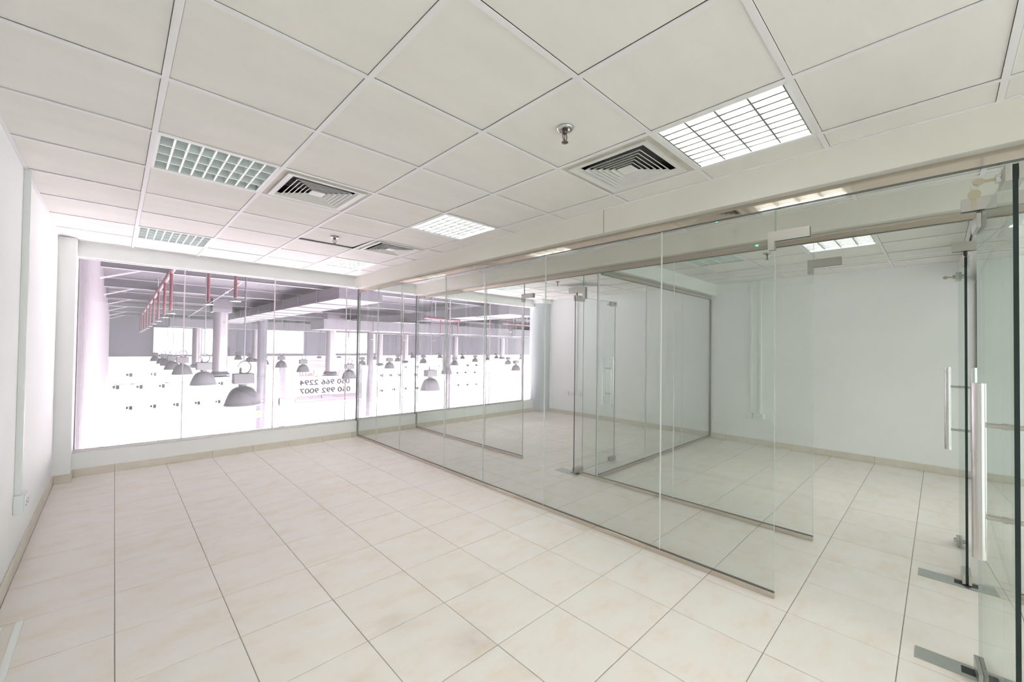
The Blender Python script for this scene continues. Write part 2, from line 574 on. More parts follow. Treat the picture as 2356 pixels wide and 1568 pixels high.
def pane(parent, T, a0, a1, c0, c1, name='glass_panel', dark=()):
    """glass slab with its own edge faces; dark: which ends are painted the dark edge tone"""
    t = 0.006
    fm = {0: 1, 1: 1, 3: 2 if 'hi' in dark else 1, 5: 2 if 'lo' in dark else 1}
    b = B(T).box(a0, a1, -t, t, c0, c1, 0, fm)
    return b.build(name, [M_GLASS, M_EDGE_LIGHT, M_EDGE], parent)


def partition(name, label, axis, pos, runs, rails, base):
    t = thing(name, base, label, 'partition', kind='structure')
    T = frame_T(axis, pos)
    for joints in runs:                       # each run is a list of joint positions
        c0 = 0.012
        for k, (a0, a1) in enumerate(zip(joints[:-1], joints[1:])):
            pane(t, T, a0 + 0.0015, a1 - 0.0015, c0, 2.345)
            if k:
                B(T).box(a0 - 0.002, a0 + 0.002, -0.0066, 0.0066, 0.03, 2.305).build('silicone_joint', M_JOINT, t)
        B(T).box(joints[0], joints[-1], -0.014, 0.014, 0.0, 0.034).build('bottom_rail', M_RAIL, t, bevel=0.001)
        B(T).box(joints[0], joints[-1], -0.0095, 0.0095, 0.0335, 0.0365).build('dark_strip', M_STRIP, t)
    for (a0, a1) in rails:
        B(T).box(a0, a1, -0.015, 0.015, 2.305, 2.366).build('top_rail', M_RAIL, t)
        B(T).box(a0, a1, -0.0152, 0.0152, 2.3025, 2.3055).build('dark_strip', M_STRIP, t)  # dark strip added to darken the rail's bright reflecting underside
    return t, T


part1, T1 = partition('partition_front', 'front frameless glass partition between office and corridor', 'y', P1,
                      [[0.68, 1.39, 2.50, 3.36, 4.08, 5.13, 5.82, 6.465], [-2.55, -1.25, -0.19]], [(YB, 6.47)], (P1, 3.5, 0))
pane(part1, T1, -0.186, 0.677, 2.105, 2.345, 'transom_panel')
B(T1).box(6.465, 6.478, -0.012, 0.012, 0, 0.25).build('wall_channel', M_CHAN, part1)
pane(part1, T1, 6.47, 6.535, 0.256, 2.345)
B(T1).box(6.465, 6.54, -0.012, 0.012, 0.252, 0.262).build('wall_channel', M_CHAN, part1)
B(T1).box(6.528, 6.54, -0.012, 0.012, 0.252, 2.385).build('wall_channel', M_CHAN, part1)
part2, T2 = partition('partition_rear', 'rear frameless glass partition behind the corridor', 'y', P2,
                      [[0.68, 1.787, 2.655, 2.86], [3.82, 4.59, 5.574, 6.465], [-2.55, -1.40, -0.19]], [(YB, 6.47)], (P2, 3.5, 0))
pane(part2, T2, -0.186, 0.677, 2.105, 2.345, 'transom_panel')
pane(part2, T2, 2.864, 3.816, 2.105, 2.345, 'transom_panel')
B(T2).box(6.465, 6.478, -0.012, 0.012, 0, 0.25).build('wall_channel', M_CHAN, part2)
pane(part2, T2, 6.47, 6.535, 0.256, 2.345)
B(T2).box(6.465, 6.54, -0.012, 0.012, 0.252, 0.262).build('wall_channel', M_CHAN, part2)
B(T2).box(6.528, 6.54, -0.012, 0.012, 0.252, 2.385).build('wall_channel', M_CHAN, part2)
part3, T3 = partition('partition_cross', 'glass partition dividing the two rear rooms', 'x', P3, [[3.915, 5.035, 6.126, XF - 0.02]], [(4.0, XF)], (5.5, P3, 0))
B(T3).box(XF - 0.022, XF, -0.013, 0.013, 0, 2.345).build('wall_channel', M_CHAN, part3)
part4, T4 = partition('partition_end', 'glass partition at the right end of the rear room', 'x', P4, [[3.915, 5.0, 6.1, XF - 0.02]], [(4.0, XF)], (5.5, P4, 0))
B(T4).box(XF - 0.022, XF, -0.013, 0.013, 0, 2.345).build('wall_channel', M_CHAN, part4)


# patch fittings on the panels' corners (part of the partition they clamp)
def ell_patch(parent, T, a_edge, sgn):
    """L shaped patch: short leg down the fixed panel, long arm along the transom"""
    a = lambda d: a_edge + sgn * d
    for b0, b1 in ((-0.022, -0.0068), (0.0068, 0.022)):
        poly = [(a(0.034), b0, 2.058), (a(0.034), b0, 2.166), (a(-0.172), b0, 2.166), (a(-0.172), b0, 2.108), (a(0.0), b0, 2.108), (a(0.0), b0, 2.058)]
        B(T).prism(poly, (0, b1 - b0, 0)).build('corner_patch', M_STEEL, parent)


ell_patch(part1, T1, 0.68, 1)
ell_patch(part2, T2, 0.68, 1)
ell_patch(part2, T2, 3.82, 1 if False else 1)


def pivot_patch(parent, T, a0, a1):
    for b0, b1 in ((-0.024, -0.0068), (0.0068, 0.024)):
        B(T).box(a0, a1, b0, b1, 2.108, 2.166).build('pivot_patch', M_STEEL, parent, bevel=0.0015)


pivot_patch(part1, T1, -0.30, -0.07)
pivot_patch(part2, T2, -0.285, -0.055)
# elbow shaped pivot patch of the rear left doorway
for b0, b1 in ((-0.024, -0.0068), (0.0068, 0.024)):
    poly = [(3.06, b0, 2.166), (2.825, b0, 2.166), (2.825, b0, 2.03), (2.858, b0, 2.03), (2.858, b0, 2.108), (3.06, b0, 2.108)]
    B(T2).prism(poly, (0, b1 - b0, 0)).build('pivot_patch', M_STEEL, part2)


# ------------------------------------------------------------------ glass doors
def door(name, label, pivot, direction, width, key_side, keys, dark, top=2.065):
    d = Vector((direction[0], direction[1], 0)).normalized()
    n = Vector((-d.y, d.x, 0))
    T = Matrix(((d.x, n.x, 0, pivot[0]), (d.y, n.y, 0, pivot[1]), (0, 0, 1, 0), (0, 0, 0, 1)))
    t = thing(name, (pivot[0], pivot[1], 0), label, 'door', kind='structure')
    t6 = 0.006
    b = B(T).box(-0.03, width, -t6, t6, 0.014, top, 0, {0: 1, 1: 1, 3: 2 if dark == 'hi' else 1, 5: 2 if dark == 'lo' else 1})
    b.build('glass_leaf', [M_GLASS, M_EDGE_LIGHT, M_EDGE], t)
    # clamps above and below the pivot
    for z0, z1, nm in ((0.010, 0.066, 'bottom_patch'), (top - 0.052, top + 0.012, 'top_patch')):
        pb = B(T)
        for b0, b1 in ((-0.021, -0.0066), (0.0066, 0.021)):
            pb.box(-0.034, 0.13, b0, b1, z0, z1)
        pp = pb.build(nm, M_STEEL, t, bevel=0.0012)
        B(T).tube((0, 0, z0 - 0.012 if z0 < 1 else z1), (0, 0, z0 if z0 < 1 else z1 + 0.032), 0.009, 10).build('pivot_pin', M_DARK, pp)
    # pull handle: a bar on either face joined through the leaf
    ha = width - 0.155
    hb = B(T)
    for s in (-1, 1):
        hb.tube((ha, s * 0.066, 0.735), (ha, s * 0.066, 1.352), 0.0185, 20)
    h = hb.build('pull_handle', M_BAR, t)
    for z in (0.885, 1.205):
        B(T).tube((ha, -0.05, z), (ha, 0.05, z), 0.0085, 12).tube((ha, -0.012, z), (ha, 0.012, z), 0.011, 12).build('handle_spacer', M_STEEL, h)
    # locks at the two free corners
    for z0, z1 in ((0.012, 0.064), (top - 0.052, top + 0.004)):
        lb = B(T)
        for b0, b1 in ((-0.022, -0.0066), (0.0066, 0.022)):
            lb.box(width - 0.115, width + 0.004, b0, b1, z0, z1)
        lk = lb.build('corner_lock', M_STEEL, t, bevel=0.0015)
        zc = (z0 + z1) / 2
        B(T).tube((width - 0.055, -0.036, zc), (width - 0.055, 0.036, zc), 0.015, 14).build('lock_cylinder', M_CHROME, lk)
        if z0 > 1 and keys:
            s = key_side
            kx = width - 0.055
            kb = B(T).box(kx - 0.0015, kx + 0.0015, s * 0.036 if s > 0 else s * 0.062, s * 0.062 if s > 0 else s * 0.036, zc - 0.005, zc + 0.005)
            circ = [(kx - 0.0015, s * 0.074 + 0.015 * math.cos(a), zc + 0.013 * math.sin(a)) for a in [2 * math.pi * i / 14 for i in range(14)]]
            kb.prism(circ, (0.003, 0, 0)).build('key', M_BRASS, lk)
            if keys > 1:
                kz = zc - 0.014
                k2 = B(T)
                cy = s * 0.083
                circ = [(kx - 0.0015, cy + 0.016 * math.cos(a), kz - 0.026 + 0.017 * math.sin(a)) for a in [2 * math.pi * i / 14 for i in range(14)]]
                k2.prism(circ, (0.003, 0, 0))
                k2.prism([(kx - 0.0015, cy - 0.006, kz - 0.04), (kx - 0.0015, cy + 0.004, kz - 0.04), (kx - 0.0015, cy + 0.005, kz - 0.078), (kx - 0.0015, cy - 0.001, kz - 0.074), (kx - 0.0015, cy - 0.008, kz - 0.078)], (0.003, 0, 0))
                ring = [(kx + 0.004 * math.sin(a), s * 0.083 + 0.009 * math.cos(a), kz - 0.001 + 0.010 * math.sin(a)) for a in [2 * math.pi * i / 12 for i in range(13)]]
                k2.path(ring, 0.0011, 6)
                k2.build('key', M_BRASS, lk)
    return t


door('door_1', 'open glass door nearest the camera, swung into the front office', (2.86, -0.128), (-0.83, -0.043), 0.80, -1, 2, 'hi')
door('door_2', 'open glass door in the rear partition, right doorway', (P2, -0.115), (1.0, 0.012), 0.79, 1, 1, 'lo')
door('door_3', 'open glass door in the rear partition, left doorway', (P2, 2.955), (1.0, 0.006), 0.83, 1, 1, 'lo')


def floor_plate(name, label, x0, x1, y0, y1, slot):
    o = B().box(x0, x1, y0, y1, 0.0, 0.0035).build(name, M_PLATE, None)
    tag(o, label, 'floor plate')
    B().box(slot[0], slot[1], slot[2], slot[3], 0.0034, 0.0042).build('pivot_slot', M_DARK, o)


floor_plate('floor_spring_cover', 'brushed steel floor plate under the door nearest the camera', 2.79, 2.90, -0.43, 0.089, (2.815, 2.875, -0.185, -0.065))
floor_plate('floor_spring_cover', 'brushed steel floor plate under the rear partition right doorway', 3.825, 3.955, -0.43, 0.103, (3.865, 3.93, -0.19, -0.06))
floor_plate('floor_spring_cover', 'brushed steel floor plate under the rear partition left doorway', 3.82, 3.955, 2.885, 3.20, (3.87, 3.93, 2.90, 3.01))

# ------------------------------------------------------------------ round column
cx, cy, cr = 7.215, 6.50, 0.268
c = B().lathe([(cr, 0), (cr, 2.475)], (cx, cy, 0), 48).build('round_column', M_COLUMN)
tag(c, 'silver painted round column at the end of the long window', 'column', kind='structure')
B().box(cx - 0.315, cx + 0.005, cy - 0.315, cy - 0.02, 2.475, ZC).build('capital', M_WALL, c)

# ------------------------------------------------------------------ the long window
win = thing('window_1', (3.1, 6.55, 0.25), 'long frameless interior window overlooking the industrial hall', 'window', kind='structure')
TW = frame_T('x', 6.555)
JW = [-0.39, 0.619, 1.628, 2.649, 3.652, 4.654, 5.669, 6.637]
for a0, a1 in zip(JW[:-1], JW[1:]):
    a0_ = max(a0, -0.303)
    B(TW).box(a0_ + 0.002, a1 - 0.002, -0.005, 0.005, 0.262, 2.383, 0, {0: 1, 1: 1, 3: 1, 5: 1}).build('glass_pane', [M_WGLASS, M_WJOINT], win)
for a in JW[1:-1]:
    B(TW).box(a - 0.006, a + 0.006, -0.007, 0.007, 0.27, 2.38).build('silicone_joint', M_WJOINT, win)
B(TW).box(-0.305, 6.65, -0.02, 0.02, 0.252, 0.279).build('bottom_channel', M_ALU, win)
B(TW).box(-0.305, 6.65, -0.012, 0.012, 2.372, 2.386).build('top_channel', M_ALU, win)
B(TW).box(6.632, 6.66, -0.02, 0.02, 0.279, 2.372).build('side_channel', M_ALU, win)

# ------------------------------------------------------------------ ceiling luminaires
def luminaire(label, i, j, on, proto):
    x0, y0 = GX + i * GP, GY + j * GP
    c = (x0 + 0.3, y0 + 0.3, ZC)
    if on in proto:
        t = copy_tree(proto[on], c)
        t['label'] = label
        return t
    t = thing('ceiling_light', c, label, 'ceiling light', 'recessed ceiling lights')
    X, Y, Z = c
    h = 0.288
    hb = B()
    # open-bottomed housing: four walls and a back
    hb.box(X - h, X + h, Y - h, Y + h, Z + 0.082, Z + 0.088)
    for s in (-1, 1):
        hb.box(X + s * h - 0.003, X + s * h + 0.003, Y - h, Y + h, Z + 0.003, Z + 0.085)
        hb.box(X - h, X + h, Y + s * h - 0.003, Y + s * h + 0.003, Z + 0.003, Z + 0.085)
    hb.build('housing', M_FIX, t)
    fb = B()
    for s in (-1, 1):
        fb.box(X + s * 0.281 - 0.007, X + s * 0.281 + 0.007, Y - h, Y + h, Z + 0.001, Z + 0.006)
        fb.box(X - h, X + h, Y + s * 0.281 - 0.007, Y + s * 0.281 + 0.007, Z + 0.001, Z + 0.006)
    fb.build('frame', M_FIX, t)
    if on == 'on':
        B().box(X - 0.274, X + 0.274, Y - 0.274, Y + 0.274, Z + 0.070, Z + 0.074).build('lamp_panel', M_LIT, t)
    else:
        B().box(X - 0.274, X + 0.274, Y - 0.274, Y + 0.274, Z + 0.078, Z + 0.081).build('back_reflector', M_BACKREF, t)
    bays = 4
    wy = 0.548 / bays
    for k in range(bays + 1):
        yy = Y - 0.274 + k * wy
        b = B()   # V shaped reflector rib, wide at the bottom
        lo, hi = 0.0035, 0.0015
        if k in (0, bays): lo = 0.006
        b.add([(X - 0.274, yy - lo, Z + 0.004), (X - 0.274, yy + lo, Z + 0.004), (X - 0.274, yy + hi, Z + 0.058), (X - 0.274, yy - hi, Z + 0.058),
               (X + 0.274, yy - lo, Z + 0.004), (X + 0.274, yy + lo, Z + 0.004), (X + 0.274, yy + hi, Z + 0.058), (X + 0.274, yy - hi, Z + 0.058)],
              [(0, 1, 2, 3), (7, 6, 5, 4), (4, 5, 1, 0), (5, 6, 2, 1), (6, 7, 3, 2), (7, 4, 0, 3)])
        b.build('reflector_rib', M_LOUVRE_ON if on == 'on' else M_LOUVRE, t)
    for k in range(bays):
        yy = Y - 0.274 + (k + 0.5) * wy
        B().tube((X - 0.268, yy, Z + 0.058), (X + 0.268, yy, Z + 0.058), 0.008, 10).build('tube', M_TUBE_ON if on == 'on' else M_TUBE_OFF, t)
    nb = 9
    for k in range(1, nb):
        xx = X - 0.274 + k * 0.548 / nb
        b = B()
        lo, hi = 0.005, 0.0012
        b.add([(xx - lo, Y - 0.274, Z + 0.005), (xx + lo, Y - 0.274, Z + 0.005), (xx + hi, Y - 0.274, Z + 0.044), (xx - hi, Y - 0.274, Z + 0.044),
               (xx - lo, Y + 0.274, Z + 0.005), (xx + lo, Y + 0.274, Z + 0.005), (xx + hi, Y + 0.274, Z + 0.044), (xx - hi, Y + 0.274, Z + 0.044)],
              [(0, 3, 2, 1), (4, 5, 6, 7), (0, 1, 5, 4), (1, 2, 6, 5), (2, 3, 7, 6), (3, 0, 4, 7)])
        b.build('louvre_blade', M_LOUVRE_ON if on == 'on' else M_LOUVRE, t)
    proto[on] = t
    return t


proto = {}
LBL = {(4, -3): 'large brightly lit square ceiling light beside the nearest air diffuser',
       (4, 1): 'lit square ceiling light near the middle of the front bulkhead',
       (4, 5): 'lit square ceiling light above the far end of the window',
       (1, 1): 'unlit louvred ceiling light beside the left air diffuser',
       (1, 5): 'unlit louvred ceiling light close to the window beam',
       (9, -3): 'lit ceiling light in the rear room seen beyond the steel corner patches',
       (9, -1): 'unlit grey ceiling light in the rear room near the cross partition',
       (9, 5): 'lit ceiling light in the rear left room above the round column',
       (1, -3): 'added lit ceiling light out of view directly over the camera',  # unseen fixtures overhead and behind, added to help light the rooms
       (4, -7): 'added lit ceiling light out of view behind the camera over the front office',
       (9, -7): 'added lit ceiling light out of view behind the end partition'}
for (i, j), on in LIGHTS.items():
    luminaire(LBL[(i, j)], i, j, on, proto)

# ------------------------------------------------------------------ air diffusers
def square_ring(b, X, Y, s0, z0, s1, z1, th=0.0015):
    """thin square frustum vane between half-size s0 at z0 and s1 at z1"""
    def sq(s, z): return [(X - s, Y - s, z), (X + s, Y - s, z), (X + s, Y + s, z), (X - s, Y + s, z)]
    vs = sq(s0, z0) + sq(s1, z1) + sq(s1 - th, z1) + sq(s0 - 0.004, z0)
    fs = []
    for r in range(4):
        for k in range(4):
            n = (k + 1) % 4
            a, c_ = r * 4, ((r + 1) % 4) * 4
            fs.append((a + k, a + n, c_ + n, c_ + k))
    b.add(vs, fs)


def vent(label, i, j, proto):
    c = (GX + i * GP + 0.3, GY + j * GP + 0.3, ZC)
    if 'v' in proto:
        t = copy_tree(proto['v'], c)
        t['label'] = label
        return t
    t = thing('air_diffuser', c, label, 'air vent', 'square air diffusers')
    X, Y, Z = c
    ab = B()
    square_ring(ab, X, Y, 0.289, Z + 0.004, 0.250, Z + 0.006)
    for (x0, x1, y0, y1) in ((-.289, .289, -.289, -.245), (-.289, .289, .245, .289), (-.289, -.245, -.245, .245), (.245, .289, -.245, .245)):
        ab.box(X + x0, X + x1, Y + y0, Y + y1, Z + 0.0055, Z + 0.009)
    ab.build('adaptor_plate', M_ADAPT, t)
    fb = B()
    square_ring(fb, X, Y, 0.258, Z - 0.006, 0.222, Z - 0.002)
    square_ring(fb, X, Y, 0.258, Z - 0.006, 0.252, Z + 0.008)
    square_ring(fb, X, Y, 0.226, Z - 0.003, 0.208, Z + 0.012)
    fb.build('frame', M_DIFF, t)
    B().box(X - 0.24, X + 0.24, Y - 0.24, Y + 0.24, Z + 0.085, Z + 0.09).build('plenum', M_VOID, t)
    for s in (0.184, 0.157, 0.130, 0.103, 0.076):
        vb = B()
        square_ring(vb, X, Y, s, Z - 0.004, s - 0.012, Z + 0.0105)
        square_ring(vb, X, Y, s + 0.003, Z - 0.005, s - 0.003, Z - 0.003)
        vb.build('vane', M_DIFF, t)
    B().box(X - 0.048, X + 0.048, Y - 0.048, Y + 0.048, Z - 0.004, Z + 0.004).build('centre_plate', M_DIFF, t, bevel=0.004)
    for s in (-1, 1):
        B().box(X - 0.2, X + 0.2, Y + s * 0.06 - 0.002, Y + s * 0.06 + 0.002, Z + 0.026, Z + 0.034).build('cross_bar', M_CHAN, t)
    proto['v'] = t
    return t


vent('large square air diffuser beside the brightly lit ceiling light', 4, -2, proto)
vent('square air diffuser next to the unlit light at left', 2, 1, proto)
vent('square air diffuser near the bulkhead toward the window', 4, 3, proto)
vent('square air diffuser in the rear left room ceiling', 10, 3, proto)

# ------------------------------------------------------------------ sprinklers
def sprinkler(label, x, y):
    Z = ZC + 0.004
    t = thing('sprinkler', (x, y, Z), label, 'sprinkler', 'ceiling sprinkler heads')
    B().lathe([(0.043, 0), (0.043, -0.003), (0.036, -0.010), (0.020, -0.013), (0.019, -0.004), (0.002, -0.004)], (x, y, Z), 28, caps=False).build('escutcheon', M_CHROME, t)
    B().lathe([(0.012, -0.004), (0.014, -0.012), (0.012, -0.024), (0.009, -0.028)], (x, y, Z), 14).build('body', M_COPPER, t)
    for s in (-1, 1):
        pts = [(x + s * 0.009, y, Z - 0.024), (x + s * 0.015, y, Z - 0.036), (x + s * 0.014, y, Z - 0.052), (x + s * 0.004, y, Z - 0.066)]
        B().path(pts, 0.0028, 8).build('frame_arm', M_COPPER, t)
    B().tube((x, y, Z - 0.028), (x, y, Z - 0.062), 0.0022, 8).build('glass_bulb', M_RED, t)
    B().lathe([(0.004, -0.064), (0.017, -0.070), (0.017, -0.072), (0.004, -0.074)], (x, y, Z), 16).build('deflector', M_COPPER, t)


sprinkler('chrome sprinkler head beside the largest air diffuser', 1.594, 1.293)
sprinkler('small chrome sprinkler head near the window end of the ceiling', 1.583, 4.248)
sprinkler('small sprinkler head in the rear room right of the unlit light', 5.254, 1.342)
sprinkler('small sprinkler head in the rear left room', 5.233, 4.364)

# emergency light in the corridor
em = thing('emergency_light', (3.37, 1.29, ZC), 'small white emergency light with green indicator on corridor ceiling', 'emergency light')
B().box(3.33, 3.41, 1.16, 1.42, ZC - 0.03, ZC).build('base', M_PLASTIC, em, bevel=0.006)
B().prism([(3.335, 1.165, ZC - 0.03), (3.405, 1.165, ZC - 0.03), (3.395, 1.165, ZC - 0.085), (3.345, 1.165, ZC - 0.085)], (0, 0.25, 0)).build('lens', M_LENS, em, bevel=0.012)
B().lathe([(0.010, -0.088), (0.010, -0.083)], (3.37, 1.21, ZC), 12).build('indicator_lamp', M_LED, em)

# ------------------------------------------------------------------ wall fittings
def trunking(label, x0, x1, y0, y1, z0, z1):
    b = B().box(x0, x1, y0, y1, z0, z1)
    o = b.build('cable_trunking', M_PLASTIC, None, bevel=0.002)
    tag(o, label, 'cable trunking')
    # snap-on cover along the outer face
    if x1 > 3:
        B().box(x0 - 0.0015, x0 + 0.001, y0 + 0.004, y1 - 0.004, z0, z1).build('cover_strip', M_PLASTIC, o)
    else:
        B().box(x1 - 0.001, x1 + 0.0015, y0 + 0.004, y1 - 0.004, z0, z1).build('cover_strip', M_PLASTIC, o)
    return o


def socket(label, wall_x, s, y0, y1, z0, z1, gangs):
    """s: direction the box stands out of the wall (+1 towards +x)"""
    d = 0.045
    xa, xb = (wall_x, wall_x + s * d) if s > 0 else (wall_x + s * d, wall_x)
    t = thing('wall_socket', (wall_x, (y0 + y1) / 2, z0), label, 'socket')
    B().box(xa, xb, y0, y1, z0, z1).build('back_box', M_PLASTIC, t, bevel=0.004)
    xf = wall_x + s * d
    e = 0.006
    fa, fb_ = (xf, xf + s * e) if s > 0 else (xf + s * e, xf)
    B().box(fa, fb_, y0 + 0.001, y1 - 0.001, z0 + 0.001, z1 - 0.001).build('face_plate', M_PLASTIC, t, bevel=0.003)
    xo = xf + s * (e + 0.0005)
    w = (y1 - y0) / max(gangs, 1)
    for g in range(gangs):
        yc = y0 + (g + 0.5) * w
        zc = (z0 + z1) / 2
        hb = B()
        for dy, dz, hw, hh in ((0, 0.012, 0.003, 0.006), (-0.012, -0.010, 0.005, 0.003), (0.012, -0.010, 0.005, 0.003)):
            hb.box(xo - 0.001, xo + 0.001, yc + dy - hw, yc + dy + hw, zc + dz - hh, zc + dz + hh)
        hb.build('pin_holes', M_PLASTIC_DARK, t)
        B().box(xo - 0.003, xo + 0.003, yc + 0.018, yc + 0.028, zc + 0.012, zc + 0.028).build('rocker_switch', M_PLASTIC, t)
    if gangs == 0:
        yc, zc = (y0 + y1) / 2, (z0 + z1) / 2
        B().lathe([(0.004, -0.001), (0.004, 0.001)], (0, 0, 0), 10)
        B().box(xo - 0.001, xo + 0.001, yc + 0.022, yc + 0.030, zc - 0.030, zc - 0.022).build('screw', M_PLASTIC_DARK, t)
        B().box(xo - 0.002, xo + 0.002, yc - 0.014, yc + 0.006, zc - 0.006, zc + 0.004).build('module_insert', M_PLASTIC_DARK if False else M_PLASTIC, t)
    return t


trunking('white cable trunking up far wall, above the single outlet', XF - 0.028, XF, 2.048, 2.080, 0.488, ZC)
trunking('white cable trunking up far wall, above the twin socket', XF - 0.028, XF, 1.913, 1.945, 0.488, ZC)
socket('single white outlet plate on the far wall', XF, -1, 2.032, 2.118, 0.402, 0.487, 0)
socket('white twin socket on the far wall beside the single outlet', XF, -1, 1.875, 2.021, 0.402, 0.487, 2)
trunking('white cable trunking on the far wall behind the left rear door', XF - 0.028, XF, 5.435, 5.467, 0.523, ZC)
socket('left outlet of three white ones on far wall by column', XF, -1, 5.645, 5.735, 0.425, 0.515, 0)
socket('middle outlet of three white ones on far wall by column', XF, -1, 5.480, 5.625, 0.425, 0.515, 2)
socket('right outlet of three white ones on far wall by column', XF, -1, 5.325, 5.470, 0.425, 0.515, 2)
trunking('white cable trunking running up the left wall', XL, XL + 0.030, 4.03, 4.07, 0.487, ZC)
socket('white twin socket low on the left wall under its trunking', XL, 1, 4.0, 4.147, 0.372, 0.486, 2)
lp = B().box(XL, XL + 0.012, 3.19, 3.23, 1.98, 2.02).build('wall_hook', M_PLASTIC, None, bevel=0.003)
tag(lp, 'tiny white fixing on the left wall', 'wall fixing')
for k, (xx, y0, y1, lab) in enumerate(((-0.322, 2.50, 3.305, 'white plastic strip lying on the floor along left wall'), (-0.392, 2.50, 3.30, 'second white strip on the floor against left skirting'))):
    o = B().box(xx - 0.016, xx + 0.012, y0, y1, 0.0, 0.010).build('floor_strip', M_PLASTIC, None, bevel=0.002)
    tag(o, lab, 'plastic strip')
    B().box(xx - 0.011, xx + 0.007, y0, y1, 0.0099, 0.0112).build('cover_strip', M_PLASTIC, o)

# ------------------------------------------------------------------ the industrial hall
HZ, HR, HY = -3.65, 3.6, 40.4       # hall floor, roof deck, far wall
struct('floor_hall', B().box(-0.4, 58, 6.75, HY + 0.2, HZ - 0.2, HZ), M_HFLOOR, 'bright white floor of the hall below', 'floor')
struct('ceiling_hall', B().box(-0.4, 58, 6.75, HY + 0.2, HR, HR + 0.2), M_HCEIL, 'dark grey roof deck of the hall', 'ceiling')
hw = struct('wall_hall_left', B().box(-0.50, -0.30, 6.75, HY, HZ, HR), M_HWALL, 'pale ribbed metal cladding wall on the left of the hall', 'wall')
rb = B()
y = 6.9
while y < HY:
    rb.add([(-0.30, y, HZ), (-0.275, y + 0.06, HZ), (-0.275, y + 0.14, HZ), (-0.30, y + 0.2, HZ), (-0.30, y, HR), (-0.275, y + 0.06, HR), (-0.275, y + 0.14, HR), (-0.30, y + 0.2, HR)],
           [(0, 1, 5, 4), (1, 2, 6, 5), (2, 3, 7, 6)])
    y += 0.34
o = rb.build('cladding_rib', M_HWALL, hw)
o['kind'] = 'stuff'
hf = struct('wall_hall_far', B().box(-0.5, 58, HY, HY + 0.3, 0.46, HR), M_HDARK, 'far wall of the hall, dark above and white below', 'wall')
B().box(-0.5, 58, HY - 0.05, HY + 0.3, HZ, 0.46).build('white_lower_wall', M_HWHITE, hf)

for k, (x0, x1, z0, z1) in enumerate(((2.10, 5.84, 0.58, 2.62), (8.59, 12.42, 0.68, 2.82), (15.39, 19.3, 0.69, 2.86))):
    t = thing('window_%d' % (k + 2), ((x0 + x1) / 2, HY, z0), ('left', 'middle', 'right')[k] + ' bright window high in the dark far wall of the hall', 'window', kind='structure')
    n = 2
    for q in range(n):
        a0, a1 = x0 + (x1 - x0) * q / n, x0 + (x1 - x0) * (q + 1) / n
        B().box(a0 + 0.03, a1 - 0.03, HY - 0.06, HY - 0.03, z0 + 0.04, z1 - 0.04).build('pane', M_SKYPANE, t)
    f = B()
    for q in range(n + 1):
        a = x0 + (x1 - x0) * q / n
        f.box(a - 0.03, a + 0.03, HY - 0.09, HY - 0.001, z0, z1)
    f.box(x0, x1, HY - 0.09, HY - 0.001, z0, z0 + 0.05).box(x0, x1, HY - 0.09, HY - 0.001, z1 - 0.05, z1)
    f.build('window_frame', M_FIX, t)

# roof beams running across the hall
for k, yb in enumerate((9.2, 14.0, 18.8, 23.6, 28.4, 33.2, 37.6)):
    z0, z1 = 3.28, 3.56
    xe = 46
    b = B().box(-0.3, xe, yb - 0.008, yb + 0.008, z0, z1).build('roof_beam_%d' % (k + 1), M_PURLIN)
    tag(b, ('first', 'second', 'third', 'fourth', 'fifth', 'sixth', 'seventh')[k] + ' steel roof beam of the hall counting away from the window', 'beam', kind='structure')
    B().box(-0.3, xe, yb - 0.035, yb + 0.035, z0 - 0.012, z0).build('flange', M_FLANGE, b)
    B().box(-0.3, xe, yb - 0.035, yb + 0.035, z1, z1 + 0.012).build('flange', M_FLANGE, b)
    B().prism([(-0.28, yb - 0.02, z0 - 0.30), (-0.28, yb - 0.02, z0 - 0.26), (0.45, yb - 0.02, z0), (0.52, yb - 0.02, z0)], (0, 0.04, 0)).build('knee_brace', M_FLANGE, b)

# thin cross bracing rods under the deck
for k, (xa, ya, xb, yb) in enumerate(((2.6, 14, 3.6, 37),)):
    o = B().tube((xa, ya, 3.22), (xb, yb, 3.22), 0.02, 6).build('bracing_rod', M_FLANGE)
    tag(o, ('long', 'short')[k] + ' thin pale bracing rod under the hall roof beams', 'rod')
    for q in range(4):
        f = (q + 0.5) / 4
        B().box(xa + (xb - xa) * f - 0.04, xa + (xb - xa) * f + 0.04, ya + (yb - ya) * f - 0.04, ya + (yb - ya) * f + 0.04, 3.19, 3.25).build('rod_clamp', M_FLANGE, o)


# red sprinkler pipes
def red_pipe(label, a, b, r, drops, dl):
    t = thing('sprinkler_pipe', a, label, 'pipe')
    B().tube(a, b, r, 12).build('main_pipe', M_RED, t)
    A, Bv = Vector(a), Vector(b)
    for f in drops:
        p = A.lerp(Bv, f)
        d = B().tube(p, p + Vector((0, 0, -dl)), r * 0.62, 10).build('drop_pipe', M_RED, t)
        B().lathe([(0.02, -dl), (0.02, -dl - 0.04), (0.10, -dl - 0.06), (0.10, -dl - 0.075), (0.02, -dl - 0.08)], p, 12).build('sprinkler_head', M_CHROME, d)
    for f in (0.3, 0.7):
        p = A.lerp(Bv, f)
        B().tube(p + Vector((0, 0, r)), (p.x, p.y, HR), 0.012, 6).build('hanger_rod', M_FLANGE, t)
    return t


